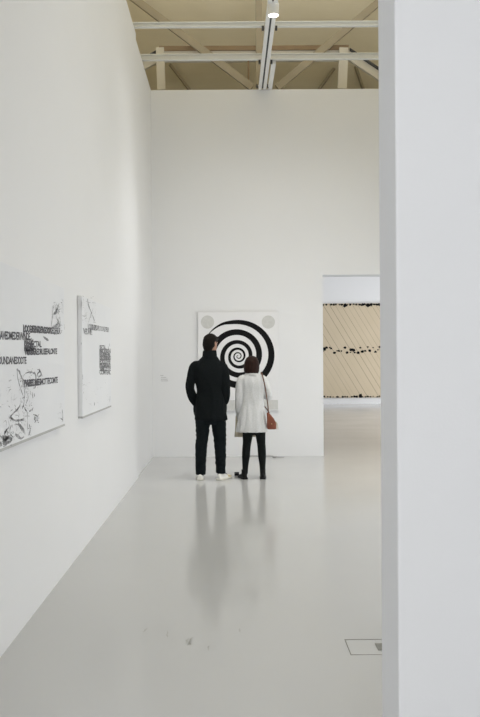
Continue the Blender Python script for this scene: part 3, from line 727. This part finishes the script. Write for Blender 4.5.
# coat: waisted with flared skirt, back seam and panel folds
bm = bmesh.new()
keys = crom([(.600, .002, 0, .191, .135), (.64, .003, 0, .190, .135), (.74, .008, 0, .178, .130), (.86, .014, 0, .158, .120), (.97, .020, 0, .140, .106), (1.08, .023, 0, .146, .104), (1.20, .024, -.008, .162, .104), (1.265, .024, -.012, .154, .092), (1.312, .022, -.014, .112, .074), (1.345, .016, -.010, .075, .062)], 6)
rings = []
for k in keys:
    fl = max(0, min(1, (.95-k[0])/.35))
    r = hring(k[1], k[2], k[0], k[3], k[4], 72, 2.25)
    out = []
    for i, p in enumerate(r):
        a = 2*PI*i/72; w = 1+fl*.055*math.cos(11*a+.6)-.03*math.exp(-((a-1.5*PI)/.05)**2)*(1 if k[0] < 1.27 else 0)
        out.append(V((k[1]+(p.x-k[1])*w, k[2]+(p.y-k[2])*w, p.z)))
    rings.append(out)
loft(bm, rings)
limb(bm, [(-.08, -.012, 1.262, .058), (-.118, -.014, 1.252, .058), (-.140, -.02, 1.18, .054), (-.152, -.026, 1.10, .050), (-.158, -.028, 1.03, .048), (-.160, -.006, .94, .046), (-.158, .02, .875, .043), (-.15, .04, .845, .040)], n=18)
limb(bm, [(.10, -.012, 1.262, .060), (.150, -.014, 1.250, .060), (.178, -.018, 1.18, .055), (.208, -.02, 1.11, .051), (.224, -.012, 1.055, .050), (.215, .035, 1.04, .047), (.20, .11, 1.05, .043), (.185, .155, 1.06, .040)], n=18)
ball(bm, (-.130, .085, .795), .060, .075, .10)
fuse('coat', bm, M['greycoat'], t, .006, 2, .008, (13, 13, 3.5), 11)
bm = bmesh.new()
cr = [hring(.018, dy, z, rx, ry, 30, tilt=-.008) for z, rx, ry, dy in ((1.31, .085, .068, -.014), (1.305, .096, .080, -.018), (1.33, .084, .074, -.012), (1.350, .074, .066, -.008), (1.358, .069, .061, -.008), (1.34, .062, .055, -.006), (1.31, .060, .05, -.006))]
loft(bm, cr); build('collar', bm, M['greycoat'], t, True)
for z, k in ((.86, .130), (.99, .118), (1.12, .106), (1.22, .094)):
    bm = bmesh.new(); ball(bm, (.022, k, z), .012, .006, .012, n=12); build('button', bm, M['boot'], t, True)
bm = bmesh.new(); limb(bm, [(.185, .158, 1.06, .0425), (.181, .164, 1.0615, .0425)], n=18, k=2, dome=False); build('cuff', bm, M['greycoat'], t, True)

# ---- shoulder bag on its long strap
bx, bz = wx+.252, .634
t = empty('shoulder_bag', (bx, 10.10, bz), 'tan leather shoulder bag hanging at the hip of the woman in the grey coat', 'bag')
bm = bmesh.new()
loft(bm, [hring(cx, 0, z, rx, ry, 30, 2.6) for z, cx, rx, ry in ((0, .004, .048, .030), (.008, .004, .058, .042), (.03, .003, .062, .048), (.08, .0, .058, .046), (.13, -.012, .046, .038), (.17, -.028, .030, .026), (.20, -.042, .017, .016), (.212, -.046, .009, .009))])
build('bag_body', bm, M['bag'], t, True)
bm = bmesh.new()   # flap on the face toward us
prism(bm, [(-.044, .165), (-.020, .172), (.020, .140), (.046, .095), (.040, .062), (.0, .052), (-.042, .066), (-.050, .11)], 'y', -.056, -.044)
bmesh.ops.bevel(bm, geom=bm.edges[:], offset=.002, segments=1, affect='EDGES'); build('flap', bm, M['bag'], t)
bm = bmesh.new(); ball(bm, (0, -.058, .072), .006, .004, .006, n=10); build('clasp', bm, M['brass'], t, True)
bm = bmesh.new()
for dx in (-.003, .006): limb(bm, [(.050, -.02, .10, .003), (.064+dx, -.024, .07, .004), (.066+dx*2, -.026, .02, .004), (.068+dx*2, -.026, .0, .003)], n=6)
build('tassel', bm, M['lining'], t, True)
bm = bmesh.new(); o = V((wx, 10.17, 0))-V((bx, 10.10, bz))
sp = [(.216, -.070, .835), (.205, -.108, .95), (.190, -.124, 1.05), (.175, -.136, 1.15), (.156, -.130, 1.245), (.138, -.088, 1.325), (.130, -.012, 1.356), (.132, .062, 1.315), (.130, .128, 1.20), (.125, .130, 1.06), (.150, .128, .95), (.200, .09, .88), (.226, -.045, .838)]
limb(bm, [(*(V(p)+o), .0075, .003) for p in sp], n=10, k=6, side=(1, 0, 0)); build('strap', bm, M['strap'], t, True)

# ------------------------------------------------------------------ light
def area(name, loc, sx, sy, e, col=(1, 1, 1), rot=(0, 0, 0), spread=180):
    l = bpy.data.lights.new(name, 'AREA'); l.shape = 'RECTANGLE'; l.size = sx; l.size_y = sy; l.energy = e; l.color = col; l.spread = math.radians(spread)
    o = bpy.data.objects.new(name, l); C.objects.link(o); o.location = loc; o.rotation_euler = rot
    return o
def aim(o, target):
    o.rotation_euler = (V(target)-o.location).to_track_quat('-Z', 'Y').to_euler(); return o
aim(area('wall_fill_left', (2.2, 5.6, 5.4), .5, 6, 5, (1, 1, 1), spread=80), (-1.2, 5.6, .9))  # added unseen area light, brightening the lower left wall
aim(area('wall_fill_back', (1.0, 8.0, 5.4), 3, .5, 14, (1, 1, 1), spread=80), (.6, 12.5, 1.2))  # added area light out of view, aimed low on the back wall
area('roof_fill', (1.0, 7.7, 5.68), 3.5, 2.4, 200, (.95, .985, 1), (PI, 0, 0))  # unseen area light added to brighten the roof boards
area('side_fill', (RX-.03, 7.3, .80), 1.2, 9, 122, (.955, .975, 1), (0, PI/2, 0))  # unseen area light from the right, set low to lift the lower walls
area('near_room_fill', (-.7, -2.2, 4.5), 4, 2.4, 180, (1, 1, 1))  # overhead fill behind the camera, added for the pier and jamb
aim(area('far_room_fill', (7.4, 19.5, 4.6), 2.0, 9, 160, (1, 1, 1)), (4.0, 23.5, 0))  # unseen fill added for the far room
area('far_side_fill', (8.95, 21, 1.0), 1.4, 9, 335, (.98, .985, 1), (0, PI/2, 0))  # added low area light, out of view, lifting the far wall's foot
l = bpy.data.lights.new('lamp_beam', 'SPOT'); l.energy = 230; l.spot_size = math.radians(100); l.spot_blend = 1; l.shadow_soft_size = .05
o = bpy.data.objects.new('lamp_beam', l); C.objects.link(o); o.location = (.54, LY, 5.59)
# added frames around the low side lights; the walls behind stay closed
for nm, x, y0, y1, z0, z1 in (('light_frame_1', RX, 2.8, 11.8, .2, 1.4), ('light_frame_2', 9.0, 16.5, 25.5, .3, 1.7)):
    bm = bmesh.new()
    box(bm, x-.05, x-.002, y0-.06, y1+.06, z0-.06, z0); box(bm, x-.05, x-.002, y0-.06, y1+.06, z1, z1+.06)
    box(bm, x-.05, x-.002, y0-.06, y0, z0, z1); box(bm, x-.05, x-.002, y1, y1+.06, z0, z1)
    tag(build(nm, bm, M['track']), kind='structure')
w = bpy.data.worlds.new('world'); SC.world = w; w.use_nodes = True
w.node_tree.nodes['Background'].inputs[0].default_value = (.8, .85, .9, 1); w.node_tree.nodes['Background'].inputs[1].default_value = .3

# ------------------------------------------------------------------ camera
cam = bpy.data.cameras.new('camera'); co = bpy.data.objects.new('camera', cam); C.objects.link(co)
cam.sensor_fit = 'VERTICAL'; cam.sensor_height = 36; cam.lens = F/717*36; cam.shift_x = 10/717; cam.clip_start = .05; cam.clip_end = 100
co.matrix_world = Matrix.Translation((0, 0, EYE)) @ Matrix.Rotation(PI/2, 4, 'X') @ Matrix.Rotation(-.0061, 4, 'Z')
SC.camera = co
vs = SC.view_settings; SC.display_settings.display_device = 'sRGB'
vs.view_transform = 'Standard'; vs.look = 'None'; vs.exposure = 0; vs.gamma = 1; vs.use_curve_mapping = False
